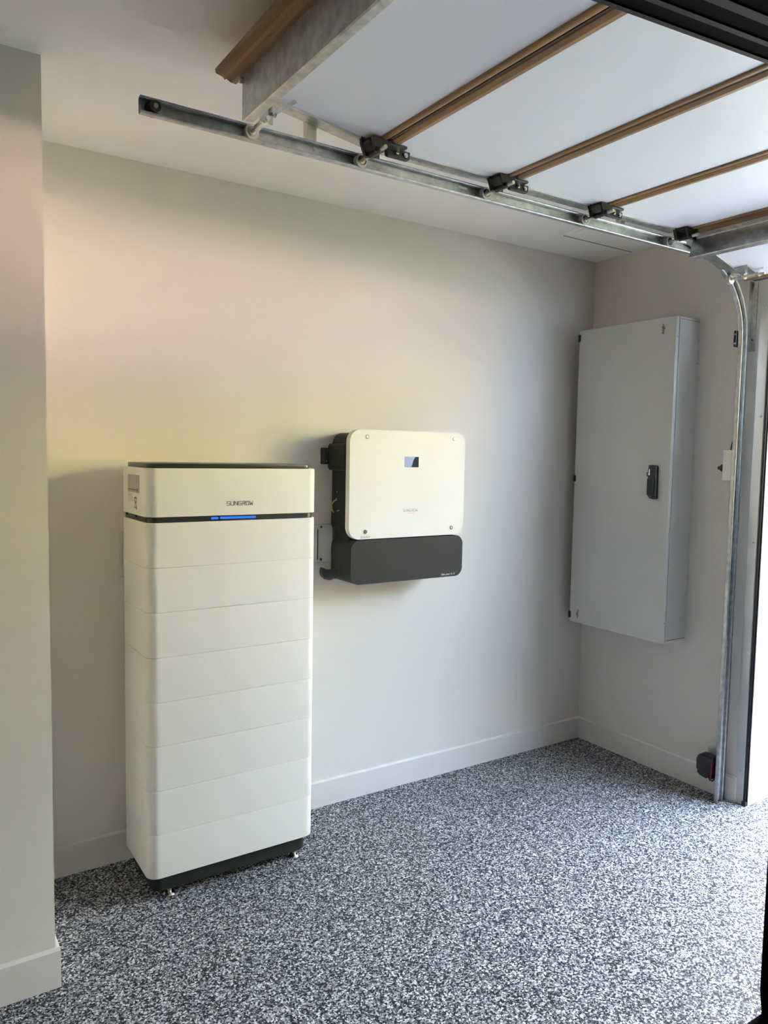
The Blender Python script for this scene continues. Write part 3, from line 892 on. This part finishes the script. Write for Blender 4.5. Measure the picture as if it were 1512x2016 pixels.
obj('roof', box(-1.70, 0.34, gm - .70, gm + .70, 1.825, 1.895, .025, 3), BLACKM, cr, True)
for sgn in (-1, 1):
    for (p, q) in (((-1.93, .845, 1.04), (-1.66, .685, 1.84)), ((-.35, .845, 1.04), (-.45, .685, 1.84)), ((1.00, .845, 1.04), (.30, .685, 1.84))):
        obj('pillar', add_tube(B(), [(p[0], gm + sgn * p[1], p[2]), (q[0], gm + sgn * q[1], q[2])], .035, 8), BLACKM, cr, True)
    obj('tail_light', box(-2.004, -1.93, gm + sgn * .70 - .08, gm + sgn * .70 + .08, 0.82, 0.95, .01), REDL, cr)
for wx in (-1.05, 1.62):
    for y0_, y1_ in ((CYN - .005, CYN - .215), (CYF + .215, CYF + .005)):
        w = obj('wheel', cyl((wx, y0_, 0.335), (wx, y1_, 0.335), 0.335, 32), BLACKP, cr, True)
        yo = y0_ if y0_ > gm else y1_
        sgn = 1 if yo > gm else -1
        obj('rim', cyl((wx, yo - sgn * .02, 0.335), (wx, yo + sgn * .004, 0.335), 0.21, 24, .19), GALV, w, True)
obj('rear_bumper', box(-2.17, -1.93, CYN - .0015, CYF, 0.38, 0.63, .004, 1), BLACKP if False else BLACKM, cr)
# raised tailgate: tail end level, then sloping down to the roof hinge
gp0 = [(-2.78, 2.128), (-2.387, 2.150), (-2.037, 2.161), (-1.98, 2.14), (-1.68, 1.905), (-1.62, 1.93), (-1.93, 2.235), (-2.037, 2.262), (-2.70, 2.250), (-2.80, 2.20)]
def gate_y(bm):
    for v in bm.verts:
        if v.co.y > gm:
            v.co.y += -0.0743 * (v.co.x + 2.387)
    return bm
tg = obj('tailgate', gate_y(prism(gp0, -2.124, CYF + .08, 'y')), BLACKM, cr)
def gstrip(o0, o1):
    pts = [(-2.70, 2.1295), (-2.387, 2.1475), (-2.037, 2.1585), (-2.037, 2.162), (-2.387, 2.151), (-2.70, 2.133)]
    return obj('gate_seal', gate_y(prism(pts, -2.124 + o0, -2.124 + o1, 'y')), SEALG, tg)
gstrip(.002, -.006)
gstrip(-.031, -.040)
gstrip(-.068, -.083)
for sgn in (-1, 1):
    obj('gas_strut', add_tube(B(), [(-1.86, gm + sgn * .70, 1.10), (-1.80, gm + sgn * .70, 1.98)], .012, 8), BLACKP, cr)
settle(cr)

# ------------------------------------------------------------------ bits lying on the floor
def crumb(name, label, cat, x, y, r, m, seed):
    rnd = random.Random(seed)
    bm = B()
    bmesh.ops.create_icosphere(bm, subdivisions=2, radius=r)
    for v in bm.verts:
        k = 1 + rnd.uniform(-.25, .25)
        v.co = Vector((v.co.x * k * 1.3, v.co.y * k * .8, v.co.z * k * .35))
    zmin = min(v.co.z for v in bm.verts)
    for v in bm.verts:
        v.co += Vector((0, 0, -zmin))
    o = obj(name, bm, m, None, True)
    o.location = (x, y, 0)
    o.rotation_euler = (0, 0, rnd.uniform(0, 3))
    o['label'] = label
    o['category'] = cat
    return o
crumb('pebble', 'small black pebble on the floor just right of the battery foot', 'pebble', -1.893, -0.365, .006, LEAF, 1)
crumb('dry_leaf', 'tiny brown leaf scrap lying mid floor', 'leaf', -1.42, -0.53, .006, LEAFB, 2)
